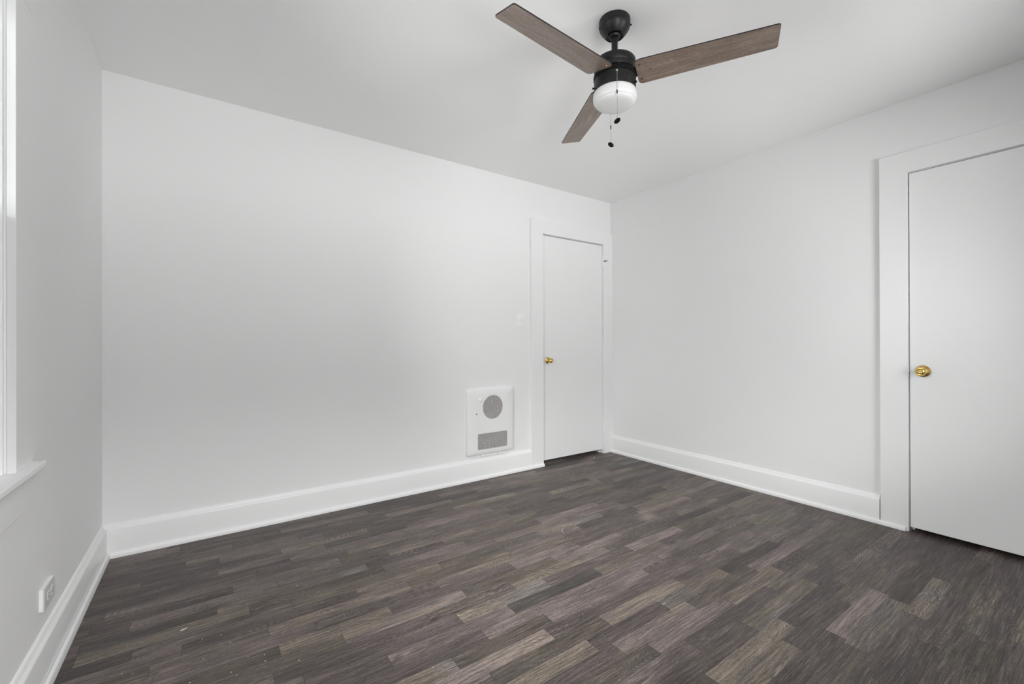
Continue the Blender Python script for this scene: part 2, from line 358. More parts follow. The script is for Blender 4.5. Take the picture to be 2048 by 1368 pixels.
# ================================================================== floor
# plank joints of each row: (x of the joint, tone of the plank before it)
FLOOR_ROWS = [
 [(-0.642,0.49),(-0.089,0.52),(0.463,0.54),(0.964,0.21),(1.486,0.6),(1.948,0.57),(2.425,0.39),(2.938,0.42),(3.412,0.19),(3.963,0.34),(4.43,0.5),(4.896,0.51)],
 [(-0.81,0.32),(-0.337,0.17),(0.221,0.59),(0.703,0.55),(1.213,0.62),(1.685,0.46),(2.211,0.6),(2.759,0.62),(3.249,0.34),(3.715,0.29),(4.198,0.24),(4.649,0.44)],
 [(-0.734,0.35),(-0.231,0.37),(0.272,0.55),(0.728,0.47),(1.181,0.63),(1.724,0.49),(2.26,0.2),(2.774,0.37),(3.229,0.18),(3.784,0.3),(4.317,0.31),(4.871,0.59)],
 [(-0.684,0.49),(-0.223,0.43),(0.315,0.53),(0.769,0.54),(1.229,0.6),(1.746,0.36),(2.234,0.58),(2.744,0.58),(3.229,0.35),(3.687,0.3),(4.213,0.29),(4.681,0.68)],
 [(-0.898,0.53),(-0.383,0.39),(0.093,0.44),(0.59,0.4),(1.141,0.23),(1.645,0.21),(2.109,0.53),(2.664,0.48),(3.2,0.44),(3.698,0.27),(4.241,0.29),(4.741,0.34)],
 [(-1.008,0.4),(-0.478,0.34),(0.026,0.68),(0.521,0.41),(1.012,0.29),(1.568,0.65),(2.073,0.44),(2.532,0.36),(3.068,0.34),(3.558,0.55),(4.093,0.51),(4.616,0.47)],
 [(-0.722,0.5),(-0.218,0.5),(0.308,0.36),(0.862,0.34),(1.376,0.45),(1.886,0.19),(2.41,0.33),(2.949,0.39),(3.487,0.45),(4.008,0.36),(4.549,0.49)],
 [(-1.091,0.41),(-0.536,0.41),(0.021,0.58),(0.49,0.49),(1.043,0.53),(1.569,0.4),(2.099,0.48),(2.635,0.3),(3.158,0.43),(3.677,0.38),(4.197,0.5),(4.65,0.48)],
 [(-0.705,0.45),(-0.179,0.48),(0.275,0.33),(0.75,0.4),(1.215,0.23),(1.685,0.35),(2.139,0.31),(2.63,0.39),(3.145,0.44),(3.695,0.32),(4.189,0.16),(4.684,0.34)],
 [(-0.962,0.42),(-0.502,0.36),(0.016,0.39),(0.53,0.22),(1.07,0.61),(1.609,0.38),(2.1,0.45),(2.615,0.28),(3.171,0.42),(3.687,0.62),(4.236,0.36),(4.698,0.16)],
 [(-0.64,0.37),(-0.092,0.3),(0.405,0.47),(0.887,0.32),(1.379,0.63),(1.929,0.62),(2.408,0.43),(2.913,0.64),(3.398,0.38),(3.902,0.65),(4.404,0.34),(4.923,0.27)],
 [(-0.705,0.41),(-0.253,0.54),(0.227,0.56),(0.763,0.59),(1.242,0.33),(1.801,0.29),(2.318,0.34),(2.839,0.4),(3.37,0.44),(3.904,0.27),(4.413,0.35),(4.895,0.36)],
 [(-0.621,0.39),(-0.143,0.58),(0.311,0.56),(0.826,0.42),(1.358,0.19),(1.847,0.5),(2.349,0.4),(2.846,0.6),(3.373,0.43),(3.876,0.45),(4.369,0.58),(4.913,0.37)],
 [(-0.903,0.57),(-0.367,0.28),(0.115,0.4),(0.612,0.42),(1.139,0.4),(1.681,0.35),(2.138,0.29),(2.679,0.43),(3.162,0.35),(3.701,0.57),(4.176,0.24),(4.713,0.52)],
 [(-0.853,0.23),(-0.325,0.53),(0.234,0.32),(0.792,0.45),(1.321,0.61),(1.774,0.35),(2.313,0.47),(2.761,0.7),(3.289,0.35),(3.772,0.28),(4.238,0.58),(4.734,0.44)],
 [(-1.038,0.24),(-0.581,0.43),(-0.089,0.23),(0.443,0.28),(0.908,0.55),(1.392,0.38),(1.896,0.43),(2.387,0.6),(2.914,0.23),(3.433,0.29),(3.984,0.41),(4.502,0.42)],
 [(-1.044,0.37),(-0.568,0.48),(-0.104,0.3),(0.403,0.48),(0.936,0.45),(1.414,0.25),(1.924,0.3),(2.41,0.74),(2.934,0.4),(3.398,0.26),(3.874,0.43),(4.377,0.55),(4.914,0.35)],
 [(-0.803,0.32),(-0.278,0.27),(0.276,0.63),(0.743,0.46),(1.199,0.52),(1.729,0.65),(2.194,0.35),(2.683,0.44),(3.17,0.32),(3.658,0.44),(4.123,0.37),(4.644,0.53)],
 [(-0.723,0.43),(-0.207,0.49),(0.3,0.37),(0.843,0.26),(1.341,0.35),(1.85,0.7),(2.358,0.3),(2.861,0.47),(3.314,0.45),(3.769,0.31),(4.271,0.56),(4.721,0.49)],
 [(-0.735,0.29),(-0.268,0.37),(0.193,0.37),(0.694,0.55),(1.191,0.29),(1.71,0.33),(2.257,0.61),(2.738,0.3),(3.219,0.29),(3.722,0.32),(4.274,0.21),(4.827,0.37)],
 [(-0.609,0.46),(-0.146,0.34),(0.408,0.46),(0.91,0.48),(1.434,0.52),(2.046,0.33),(2.443,0.52),(2.911,0.35),(3.364,0.31),(3.822,0.32),(4.379,0.38),(4.864,0.36)],
 [(-0.705,0.32),(-0.237,0.46),(0.292,0.6),(0.823,0.45),(1.304,0.32),(1.801,0.6),(2.252,0.63),(2.788,0.24),(3.242,0.38),(3.801,0.42),(4.29,0.41),(4.748,0.26)],
 [(-0.79,0.23),(-0.313,0.37),(0.143,0.24),(0.696,0.33),(1.2,0.34),(1.653,0.62),(2.156,0.4),(2.66,0.67),(3.154,0.5),(3.61,0.35),(4.167,0.22),(4.673,0.3)],
 [(-0.774,0.42),(-0.312,0.58),(0.173,0.43),(0.632,0.54),(1.14,0.62),(1.552,0.28),(2.025,0.55),(2.535,0.2),(3.048,0.4),(3.566,0.37),(4.117,0.48),(4.616,0.35)],
 [(-0.659,0.26),(-0.174,0.5),(0.288,0.52),(0.763,0.5),(1.279,0.33),(1.767,0.68),(2.272,0.4),(2.777,0.57),(3.261,0.35),(3.72,0.28),(4.18,0.33),(4.693,0.38)],
 [(-0.859,0.34),(-0.387,0.37),(0.068,0.26),(0.595,0.38),(1.052,0.75),(1.537,0.35),(2.048,0.49),(2.57,0.56),(3.083,0.49),(3.623,0.39),(4.178,0.45),(4.705,0.48)],
 [(-0.803,0.24),(-0.338,0.3),(0.154,0.33),(0.693,0.62),(1.108,0.31),(1.714,0.62),(2.238,0.35),(2.695,0.34),(3.206,0.5),(3.662,0.21),(4.151,0.28),(4.706,0.54)],
 [(-0.613,0.35),(-0.124,0.19),(0.374,0.43),(0.849,0.35),(1.415,0.56),(1.88,0.53),(2.421,0.62),(2.882,0.48),(3.35,0.41),(3.849,0.47),(4.387,0.6),(4.872,0.27)],
 [(-0.984,0.5),(-0.486,0.59),(0.012,0.41),(0.513,0.4),(1.021,0.57),(1.527,0.2),(2.034,0.5),(2.59,0.3),(3.052,0.43),(3.548,0.52),(4.105,0.23),(4.619,0.21)],
 [(-0.785,0.32),(-0.292,0.34),(0.255,0.55),(0.818,0.4),(1.269,0.68),(1.833,0.38),(2.276,0.7),(2.857,0.43),(3.329,0.6),(3.818,0.42),(4.295,0.49),(4.772,0.36)],
 [(-0.886,0.38),(-0.368,0.28),(0.176,0.53),(0.718,0.35),(1.122,0.38),(1.732,0.6),(2.236,0.4),(2.705,0.22),(3.234,0.26),(3.706,0.57),(4.191,0.51),(4.736,0.46)],
 [(-0.617,0.19),(-0.126,0.41),(0.412,0.45),(0.918,0.72),(1.43,0.4),(1.93,0.65),(2.455,0.43),(2.928,0.57),(3.443,0.4),(3.936,0.3),(4.389,0.35),(4.881,0.35)],
 [(-0.813,0.64),(-0.319,0.52),(0.208,0.3),(0.613,0.61),(1.223,0.38),(1.64,0.63),(2.192,0.35),(2.715,0.47),(3.253,0.41),(3.769,0.36),(4.276,0.46),(4.735,0.34)],
 [(-0.663,0.49),(-0.15,0.48),(0.34,0.5),(0.849,0.33),(1.354,0.55),(1.757,0.45),(2.267,0.4),(2.778,0.65),(3.262,0.4),(3.742,0.59),(4.2,0.48),(4.723,0.49)],
 [(-0.713,0.47),(-0.164,0.35),(0.187,0.5),(0.747,0.62),(1.289,0.4),(1.807,0.49),(2.314,0.31),(2.79,0.56),(3.3,0.63),(3.75,0.37),(4.22,0.37),(4.769,0.45)],
 [(-1.088,0.27),(-0.596,0.47),(-0.078,0.5),(0.535,0.33),(0.935,0.58),(1.55,0.38),(2.055,0.65),(2.56,0.4),(3.07,0.55),(3.562,0.48),(4.035,0.56),(4.514,0.35)],
 [(-0.771,0.3),(-0.222,0.2),(0.288,0.43),(0.804,0.48),(1.302,0.5),(1.822,0.57),(2.296,0.5),(2.809,0.24),(3.355,0.53),(3.851,0.48),(4.359,0.38),(4.842,0.57)],
 [(-0.934,0.3),(-0.378,0.21),(0.139,0.55),(0.7,0.33),(1.153,0.57),(1.659,0.35),(2.166,0.6),(2.629,0.4),(3.145,0.42),(3.616,0.3),(4.137,0.43),(4.667,0.47)],
 [(-0.884,0.53),(-0.381,0.45),(0.029,0.25),(0.639,0.5),(1.057,0.3),(1.661,0.47),(2.049,0.35),(2.604,0.45),(3.147,0.35),(3.699,0.45),(4.226,0.32),(4.728,0.53)],
 [(-0.721,0.29),(-0.249,0.3),(0.258,0.55),(0.767,0.45),(1.276,0.6),(1.736,0.45),(2.254,0.29),(2.788,0.27),(3.327,0.48),(3.856,0.51),(4.411,0.58),(4.967,0.44)],
 [(-0.829,0.31),(-0.372,0.37),(0.089,0.25),(0.544,0.53),(1.044,0.4),(1.576,0.46),(2.07,0.25),(2.561,0.42),(3.077,0.27),(3.602,0.37),(4.158,0.4),(4.616,0.6)],
 [(-0.825,0.27),(-0.342,0.4),(0.187,0.5),(0.593,0.35),(1.082,0.55),(1.633,0.48),(2.115,0.37),(2.642,0.4),(3.155,0.51),(3.642,0.34),(4.149,0.54),(4.646,0.23)],
 [(-0.641,0.34),(-0.183,0.26),(0.34,0.3),(0.937,0.55),(1.534,0.65),(2.037,0.4),(2.546,0.65),(3.099,0.37),(3.588,0.26),(4.039,0.52),(4.528,0.5)],
 [(-0.954,0.41),(-0.462,0.23),(0.038,0.32),(0.516,0.55),(0.964,0.32),(1.521,0.5),(2.023,0.39),(2.503,0.25),(3.029,0.61),(3.485,0.41),(4.02,0.37),(4.536,0.38)],
 [(-0.771,0.45),(-0.25,0.45),(0.313,0.28),(0.768,0.6),(1.332,0.38),(1.839,0.65),(2.346,0.4),(2.8,0.55),(3.335,0.2),(3.881,0.38),(4.432,0.52),(4.992,0.37)],
 [(-1.007,0.67),(-0.451,0.32),(0.046,0.3),(0.542,0.54),(1.044,0.34),(1.567,0.34),(2.036,0.27),(2.494,0.39),(3.043,0.37),(3.514,0.56),(4.055,0.2),(4.571,0.62)],
 [(-1.12,0.6),(-0.569,0.21),(-0.093,0.3),(0.416,0.53),(0.923,0.38),(1.393,0.6),(1.872,0.38),(2.363,0.49),(2.83,0.5),(3.387,0.41),(3.847,0.47),(4.368,0.27),(4.859,0.37)],
 [(-0.961,0.32),(-0.405,0.42),(0.109,0.45),(0.588,0.3),(1.119,0.42),(1.621,0.28),(2.072,0.47),(2.568,0.5),(3.086,0.4),(3.542,0.51),(3.996,0.4),(4.484,0.37),(4.967,0.2)],
 [(-0.729,0.37),(-0.178,0.41),(0.344,0.3),(0.85,0.55),(1.355,0.3),(1.883,0.55),(2.438,0.59),(2.921,0.65),(3.473,0.3),(3.973,0.25),(4.481,0.48),(5.033,0.37)],
 [(-0.613,0.4),(-0.124,0.56),(0.388,0.29),(0.888,0.31),(1.348,0.24),(1.814,0.36),(2.292,0.62),(2.829,0.34),(3.308,0.49),(3.826,0.53),(4.346,0.37),(4.825,0.33)],
 [(-0.646,0.23),(-0.181,0.6),(0.351,0.31),(0.802,0.42),(1.342,0.22),(1.888,0.4),(2.403,0.22),(2.932,0.27),(3.45,0.44),(4.004,0.32),(4.461,0.27),(4.921,0.46)],
 [(-0.699,0.24),(-0.17,0.48),(0.351,0.6),(0.814,0.53),(1.293,0.49),(1.743,0.34),(2.249,0.49),(2.751,0.57),(3.225,0.29),(3.779,0.33),(4.238,0.31),(4.697,0.36)],
 [(-1.058,0.47),(-0.554,0.39),(-0.089,0.48),(0.424,0.31),(0.89,0.58),(1.394,0.33),(1.943,0.41),(2.466,0.42),(3.002,0.38),(3.485,0.53),(3.963,0.27),(4.511,0.36)],
 [(-1.083,0.36),(-0.548,0.26),(-0.085,0.48),(0.434,0.65),(0.948,0.53),(1.505,0.23),(2.025,0.37),(2.504,0.48),(2.99,0.38),(3.447,0.26),(3.942,0.48),(4.399,0.55),(4.869,0.35)],
 [(-0.962,0.32),(-0.466,0.21),(-0.005,0.6),(0.507,0.43),(0.969,0.34),(1.522,0.41),(2.023,0.6),(2.558,0.26),(3.067,0.27),(3.625,0.25),(4.124,0.42),(4.634,0.34)],
]
LO_X, HI_X, LO_Y, HI_Y = X0 - .02, X1 + 1.1, YN - .02, YB + 1.1
def build_floor():
    bm = bmesh.new()
    f_t = bm.faces.layers.float.new('tone'); f_s = bm.faces.layers.float.new('seed'); f_h = bm.faces.layers.float.new('hue')
    u1 = bm.loops.layers.uv.new('near_edge'); u2 = bm.loops.layers.uv.new('far_edge')
    rnd = random.Random(4)
    P = .0691; y0 = -.4989
    rows = list(FLOOR_ROWS)
    while y0 + len(rows) * P < HI_Y:
        rows.append([(x, rnd.uniform(.2, .6)) for x in [(-.9 + rnd.random() * .4) + .505 * k for k in range(12)]])
    for i, row in enumerate(rows):
        ya, yb = y0 + i * P, y0 + (i + 1) * P
        cya, cyb = max(ya, LO_Y), min(yb, HI_Y)
        if cyb <= cya: continue
        prev = row[0][0] - .5
        row = row + [(row[-1][0] + .5, .4)]
        for xs, tn in row:
            xa, xb = prev, xs; prev = xs
            cxa, cxb = max(xa, LO_X), min(xb, HI_X)
            sd, hu = rnd.random(), rnd.random()
            if cxb <= cxa: continue
            v = [bm.verts.new(p_) for p_ in ((cxa, cya, 0), (cxb, cya, 0), (cxb, cyb, 0), (cxa, cyb, 0))]
            f = bm.faces.new(v); f[f_t] = tn; f[f_s] = sd; f[f_h] = hu
            for l in f.loops:
                c = l.vert.co
                l[u1].uv = (c.x - xa, c.y - ya); l[u2].uv = (xb - c.x, yb - c.y)
    bmesh.ops.remove_doubles(bm, verts=bm.verts[:], dist=1e-5)
    me = bpy.data.meshes.new('floor'); bm.to_mesh(me); bm.free()
    o = bpy.data.objects.new('floor', me); COL.objects.link(o); me.materials.append(M_floor)
    struct(o, 'dark grey-brown wood-print floor of narrow staggered planks', 'floor')
build_floor()
bm = MB(); box(bm, X0 - .6, X1 + 1.2, YN - .6, YB + 1.2, -.12, -.004)
struct(obj('trim_subfloor', bm, M_void), 'solid slab beneath the floor covering', 'slab')

# ================================================================== walls and ceiling
def wall_x(name, xa, xb, y0, y1, holes, label):
    """wall normal to X with rectangular holes (ya, yb, za, zb)"""
    bm = MB(); cur = y0
    for a, b_, za, zb in sorted(holes):
        box(bm, xa, xb, cur, a, 0, H)
        if za > 0: box(bm, xa, xb, a, b_, 0, za)
        box(bm, xa, xb, a, b_, zb, H); cur = b_
    box(bm, xa, xb, cur, y1, 0, H)
    return struct(obj(name, bm, M_wall), label, 'wall')
def wall_y(name, ya, yb, x0, x1, holes, label):
    bm = MB(); cur = x0
    for a, b_, za, zb in sorted(holes):
        box(bm, cur, a, ya, yb, 0, H)
        if za > 0: box(bm, a, b_, ya, yb, 0, za)
        box(bm, a, b_, ya, yb, zb, H); cur = b_
    box(bm, cur, x1, ya, yb, 0, H)
    return struct(obj(name, bm, M_wall), label, 'wall')

D1 = (2.440, 3.210, 2.066)         # narrow door in the back wall: x0, x1, top
D2 = (-.014, .746, 2.074)          # door in the right wall: y0, y1, top
WY = (.854, 1.734)                   # left window opening along Y
wl = wall_x('wall_left', X0 - WT, X0, YN - WT, YB + WT, [(WY[0] - .0115, WY[1] + .0115, WZ0 - .02, WZ1)], 'shaded white side wall with the window, beside the left edge')
wall_x('wall_right', X1, X1 + WT, YN - WT, YB + WT, [(D2[0], D2[1], 0, D2[2])], 'white wall on the right with the wide white door')
wall_y('wall_back', YB, YB + WT, X0, X1, [(D1[0], D1[1], 0, D1[2])], 'long white wall behind the heater and the narrow door')
wall_y('wall_near', YN - WT, YN, X0, X1, [(a - .0115, b_ + .0115, WZ0 - .02, WZ1) for a, b_ in NW], 'white wall with a window, facing the narrow door')
bm = MB(); box(bm, X0 - WT, X1 + WT, YN - WT, YB + WT, H, H + .1)
struct(obj('ceiling', bm, M_ceil), 'flat white ceiling above the fan', 'ceiling')

bm = MB(); box(bm, 1.6, X1 + .3, YN - WT - 2.4, YN - WT - .01, 2.14, 2.22)  # added slab, out of view, keeps high sky light off the right near window
struct(obj('trim_sky_blocker', bm, M_trim), 'added unseen board outside the near window, blocking the sky', 'light blocker')

# dark closets behind the two doors (only their gaps show)
def closet(name, x0, x1, y0, y1, open_side, which):
    bm = MB(); w = .04; z1 = 2.3
    if open_side != 'x0': box(bm, x0 - w, x0, y0 - w, y1 + w, 0, z1)
    if open_side != 'x1': box(bm, x1, x1 + w, y0 - w, y1 + w, 0, z1)
    if open_side != 'y0': box(bm, x0 - w, x1 + w, y0 - w, y0, 0, z1)
    if open_side != 'y1': box(bm, x0 - w, x1 + w, y1, y1 + w, 0, z1)
    box(bm, x0 - w, x1 + w, y0 - w, y1 + w, z1, z1 + w)
    return struct(obj(name, bm, M_wall), 'unlit closet walls behind the closed ' + which, 'wall')
closet('wall_closet', D1[0] - .15, D1[1] + .3, YB + WT + .001, YB + .95, 'y0', 'narrow door')
closet('wall_closet', X1 + WT + .001, X1 + .95, D2[0] - .15, D2[1] + .15, 'x0', 'wide door')

# ================================================================== baseboards with shoe moulding
BB_PROF = [(0, 0), (.020, 0), (.020, .140), (.018, .147), (.0125, .152), (.009, .158), (.0075, .165), (.004, .169), (0, .170)]
SH_PROF = [(.0198, 0), (.0335, 0), (.0340, .010), (.0325, .018), (.0290, .0235), (.0198, .026)]
SH_FLAT = [(.0216, 0), (.0335, 0), (.0335, .027), (.0320, .0305), (.0216, .0315)]
def run(prof, f, a, b_):
    bm = MB(); prism(bm, prof, a, b_, f); return bm
CW = .134                                          # casing width
CT = .021                                          # casing thickness
fb = lambda u, v, d: (d, YB - u, v)
fr_ = lambda u, v, d: (X1 - u, d, v)
fl_ = lambda u, v, d: (X0 + u, d, v)
fn_ = lambda u, v, d: (d, YN + u, v)
def baseboard(name, f, a, b_, sa_, sb_, label, shoe=SH_PROF):
    o = struct(obj(name, run(BB_PROF, f, a, b_), M_trim, smooth=50), label, 'baseboard')
    s = obj('shoe_moulding', run(shoe, f, sa_, sb_), M_shoe, o, smooth=50)
    return o
baseboard('baseboard_back', fb, X0 + .0, D1[0] - CW, X0 + .0, D1[0] + .002, 'white baseboard below the wall heater')
o = baseboard('baseboard_right', fr_, D2[1] + CW, YB, D2[1] + .012, YB - CT, 'white baseboard between the two doors on the right wall')
baseboard('baseboard_left', fl_, YN, YB - .0205, YN, YB - .035, 'shaded white baseboard below the outlet', SH_FLAT)
baseboard('baseboard_near', fn_, X0 + .035, X1 - .035, X0 + .035, X1 - .035, 'white baseboard below the near window')
o = baseboard('baseboard_right', fr_, YN + .035, D2[0] - CW, YN + .035, D2[0] - .012, 'short white baseboard on the near side of the wide door')

# ================================================================== doors
def knob(name, parent, base, out, R=.033, style=0):
    """brass knob: base point on the slab, out = unit vector into the room"""
    C = Vector(out); A = Vector((0, 0, 1)); B = C.cross(A)
    bm = MB()
    lathe(bm, [(0, 0), (R, 0), (R, .002), (R * .97, .0045), (R * .86, .006), (R * .80, .0052), (R * .62, .008), (R * .45, .011), (.0125, .013), (.0115, .020), (.0115, .028), (0, .028)], base, (A, B, C), 48)
    o = obj('rosette', bm, M_brass, parent, smooth=40)
    bm = MB()
    s = R / .033
    pr = [(0, .026), (.012, .026), (.0135, .030), (.019, .034), (.0245, .040), (.0268, .047), (.0262, .053), (.0235, .058), (.0195, .0615), (.0185, .0605), (.0150, .0635), (.0120, .0645), (.0085, .0625), (.0060, .0625), (.0035, .0640), (0, .0645)]
    lathe(bm, [(r * s * .94, h) for r, h in pr], base, (A, B, C), 48)
    k = obj(name, bm, M_brass, parent, smooth=50)
    return k

def casing_bm(f, a, b_, top, cw_a, cw_b, ov=0.0):
    """two legs and a head; f(d_out, along, z)"""
    bm = MB(); h = top + .122
    out = [(a - cw_a, 0), (a, 0), (a, top), (b_, top), (b_, 0), (b_ + cw_b, 0), (b_ + cw_b, h), (a - cw_a, h)]
    prism(bm, out, 0, CT, lambda v, z, d: f(d, v, z))
    return bm

# --- narrow door, back wall
d1 = structure('door_1', (D1[0], YB, 0)); d1['label'] = 'narrow flush white door in the far corner with a small brass knob'; d1['category'] = 'door'
f1 = lambda u, v, z: (v, YB - u, z)
obj('door_casing', casing_bm(f1, D1[0], D1[1], D1[2], CW, X1 - D1[1]), M_trim, d1, bevel=.0015)
bm = MB()
box(bm, D1[0] - .004, D1[0] + .002, YB - .001, YB + WT, 0, D1[2]); box(bm, D1[1] - .002, D1[1] + .004, YB - .001, YB + WT, 0, D1[2])
box(bm, D1[0], D1[1], YB - .001, YB + WT, D1[2] - .002, D1[2] + .004)
box(bm, D1[0] + .002, D1[0] + .014, YB + .038, YB + .072, 0, D1[2] - .014); box(bm, D1[1] - .014, D1[1] - .002, YB + .038, YB + .072, 0, D1[2] - .014)
box(bm, D1[0] + .002, D1[1] - .002, YB + .038, YB + .072, D1[2] - .014, D1[2] - .002)
obj('door_frame', bm, M_trim, d1)
bm = MB(); box(bm, D1[0] + .0055, D1[1] - .0045, YB - .001, YB + .036, .040, D1[2] - .0085)
# the slab hangs a little out of true: its latch corner sits higher
for v in bm.verts:
    if v.co.z < .1: v.co.z += .004 * (1 - (v.co.x - D1[0]) / .76)
slab1 = obj('door_slab', bm, M_door, d1, bevel=.0015)
knob('door_knob', slab1, (2.5035, YB - .001, .936), (0, -1, 0), .030)
def hinge(parent, x, y, z0, z1, name='hinge', axis='y'):
    bm = MB()
    if axis == 'y':
        box(bm, x - .013, x + .013, y + .0018, y + .004, z0, z1)
    n = 5; g_ = .0007; hh = (z1 - z0) / n
    for i in range(n):
        tube(bm, (x, y, z0 + i * hh + g_), (x, y, z0 + (i + 1) * hh - g_), .0056, 14)
    lathe(bm, [(0, 0), (.0045, 0), (.0050, .003), (.0030, .006), (0, .007)], (x, y, z1), 'Z', 14)
    lathe(bm, [(0, 0), (.0045, 0), (.0050, -.003), (.0030, -.006), (0, -.007)], (x, y, z0), 'Z', 14)
    return obj(name, bm, M_trim, parent, smooth=40)
hx = D1[1] - .002; hy = YB - .0055
h1 = hinge(d1, hx, hy, 1.848, 1.955)
hinge(d1, hx, hy, .246, .352)
# hinge-pin door stop: black bumper and a short bent rod tip
bm = MB()
zc = 1.902
lathe(bm, [(0, 0), (.0045, 0), (.0075, .004), (.0105, .010), (.0100, .013), (0, .0135)], (hx + .020, hy - .014, zc), (Vector((0, 0, 1)), Vector((.5, .86, 0)), Vector((-.86, .5, 0))), 20)
tube(bm, (hx + .018, hy - .013, zc), (hx + .034, hy - .022, zc + .001), .0036, 12)
tube(bm, (hx + .034, hy - .022, zc + .001), (hx + .039, hy - .025, zc + .008), .0034, 12)
obj('hinge_pin_stop', bm, M_rubber, d1, smooth=40)
bm = MB(); tube(bm, (hx + .039, hy - .025, zc + .008), (hx + .052, hy - .030, zc + .009), .0013, 8)
obj('stop_rod', bm, M_steel, d1, smooth=40)

# --- wide door, right wall
d2 = structure('door_2', (X1, D2[1], 0)); d2['label'] = 'wide flush white door at the right edge with a round brass knob'; d2['category'] = 'door'
f2 = lambda u, v, z: (X1 - u, v, z)
obj('door_casing', casing_bm(f2, D2[0], D2[1], D2[2], CW, CW - .006), M_trim, d2, bevel=.0015)
bm = MB()
box(bm, X1 - .001, X1 + WT, D2[1] - .002, D2[1] + .004, 0, D2[2]); box(bm, X1 - .001, X1 + WT, D2[0] - .004, D2[0] + .002, 0, D2[2])
box(bm, X1 - .001, X1 + WT, D2[0], D2[1], D2[2] - .002, D2[2] + .004)
box(bm, X1 + .038, X1 + .072, D2[1] - .014, D2[1] - .002, 0, D2[2] - .014); box(bm, X1 + .038, X1 + .072, D2[0] + .002, D2[0] + .014, 0, D2[2] - .014)
box(bm, X1 + .038, X1 + .072, D2[0] + .002, D2[1] - .002, D2[2] - .014, D2[2] - .002)
obj('door_frame', bm, M_trim, d2)
bm = MB(); box(bm, X1 - .008, X1 + .028, D2[0] + .004, D2[1] - .0055, .026, D2[2] - .007)
slab2 = obj('door_slab', bm, M_door, d2, bevel=.0015)
knob('door_knob', slab2, (X1 - .008, .684, .928), (-1, 0, 0), .0335)
bm = MB(); box(bm, X1 - CT - .0008, X1 - .004, D2[1] - .0030, D2[1] - .0005, .895, .955)
lathe(bm, [(0, 0), (.006, 0), (.006, .0025), (0, .0025)], (X1 - CT + .004, D2[1] + .0005, .925), (Vector((0, 0, 1)), Vector((0, 1, 0)), Vector((-1, 0, 0))), 12)
obj('strike_plate', bm, M_trim, d2, smooth=40)

# ================================================================== windows
def window(name, f, a, b_, lab, jw):
    """double-hung window; f(u, v, z): u into the room from the wall plane, v along the wall from a to b_"""
    st = structure(name, f(0, (a + b_) / 2, WZ0)); st['label'] = lab; st['category'] = 'window'
    def B(bm, u0, u1, v0, v1, z0, z1):
        p_, q_ = f(u0, v0, z0), f(u1, v1, z1)
        box(bm, p_[0], q_[0], p_[1], q_[1], z0, z1)
    cw = .134
    bm = MB()
    for v0, v1 in ((a - cw, a), (b_, b_ + cw)): B(bm, 0, .018, v0, v1, WZ0, WZ1)
    B(bm, 0, .018, a - cw, b_ + cw, WZ1 + .0004, WZ1 + .122)
    obj('window_casing', bm, M_wall, st, bevel=.0015)
    bm = MB()
    B(bm, -WT, -.0005, a - .011, a - .006, WZ0, WZ1); B(bm, -WT, -.0005, b_ + .006, b_ + .011, WZ0, WZ1); B(bm, -WT, -.0005, a - .006, b_ + .006, WZ1 - .004, WZ1 - .0005)
    for v0, v1 in ((a - .006, a + .004), (b_ - .004, b_ + .006)):
        B(bm, -.020, -.006, v0, v1, WZ0, WZ1 - .004)          # inner stop
        B(bm, -.066, -.058, v0, v1, WZ0, WZ1 - .004)          # parting bead
        B(bm, -WT, -.106, v0, v1, WZ0, WZ1 - .004)
    B(bm, -.020, -.006, a, b_, WZ1 - .018, WZ1 - .004)
    obj('window_jamb', bm, M_window, st, bevel=.001)
    zm = (WZ0 + WZ1) / 2 + .02
    for nm, u0, u1, z0, z1, rb, rt_ in (('lower_sash', -.057, -.021, WZ0 + .001, zm + .02, .065, .035), ('upper_sash', -.104, -.068, zm - .02, WZ1 - .005, .035, .05)):
        bm = MB(); s0, s1 = a - .005, b_ + .005; sw = .045
        B(bm, u0, u1, s0, s0 + sw, z0, z1); B(bm, u0, u1, s1 - sw, s1, z0, z1)
        B(bm, u0, u1, s0 + sw, s1 - sw, z0, z0 + rb); B(bm, u0, u1, s0 + sw, s1 - sw, z1 - rt_, z1)
        sh = obj(nm, bm, M_window, st)
        bm = MB(); um = (u0 + u1) / 2
        B(bm, um - .0015, um + .0015, s0 + sw - .004, s1 - sw + .004, z0 + rb - .004, z1 - rt_ + .004)
        obj('pane', bm, M_glass, sh)
    bm = MB(); B(bm, -.02, .0425, a - cw - .020, b_ + cw + .020, WZ0 - .019, WZ0 - .0002)
    obj('window_stool', bm, M_window, st, bevel=.004, seg=3)
    bm = MB(); B(bm, -WT - .03, -.0205, a - .010, b_ + .010, WZ0 - .05, WZ0 - .001)
    obj('window_sill', bm, M_window, st, bevel=.002)
    bm = MB(); B(bm, 0, .016, a - .078, b_ + .078, WZ0 - .128, WZ0 - .0192)
    obj('window_apron', bm, M_wall, st, bevel=.002)
    return st
window('window_1', lambda u, v, z: (X0 + u, v, z), WY[0], WY[1], 'tall white double-hung window at the left edge, bright with daylight', 0)
for k, (a, b_) in enumerate(NW):
    window('window_%d' % (k + 2), lambda u, v, z: (v, YN + u, z), a, b_, ('white double-hung window in the near wall, nearer the tall left-edge window', 'white double-hung window under the added sky-blocking board, nearer the wide door')[k], 0)

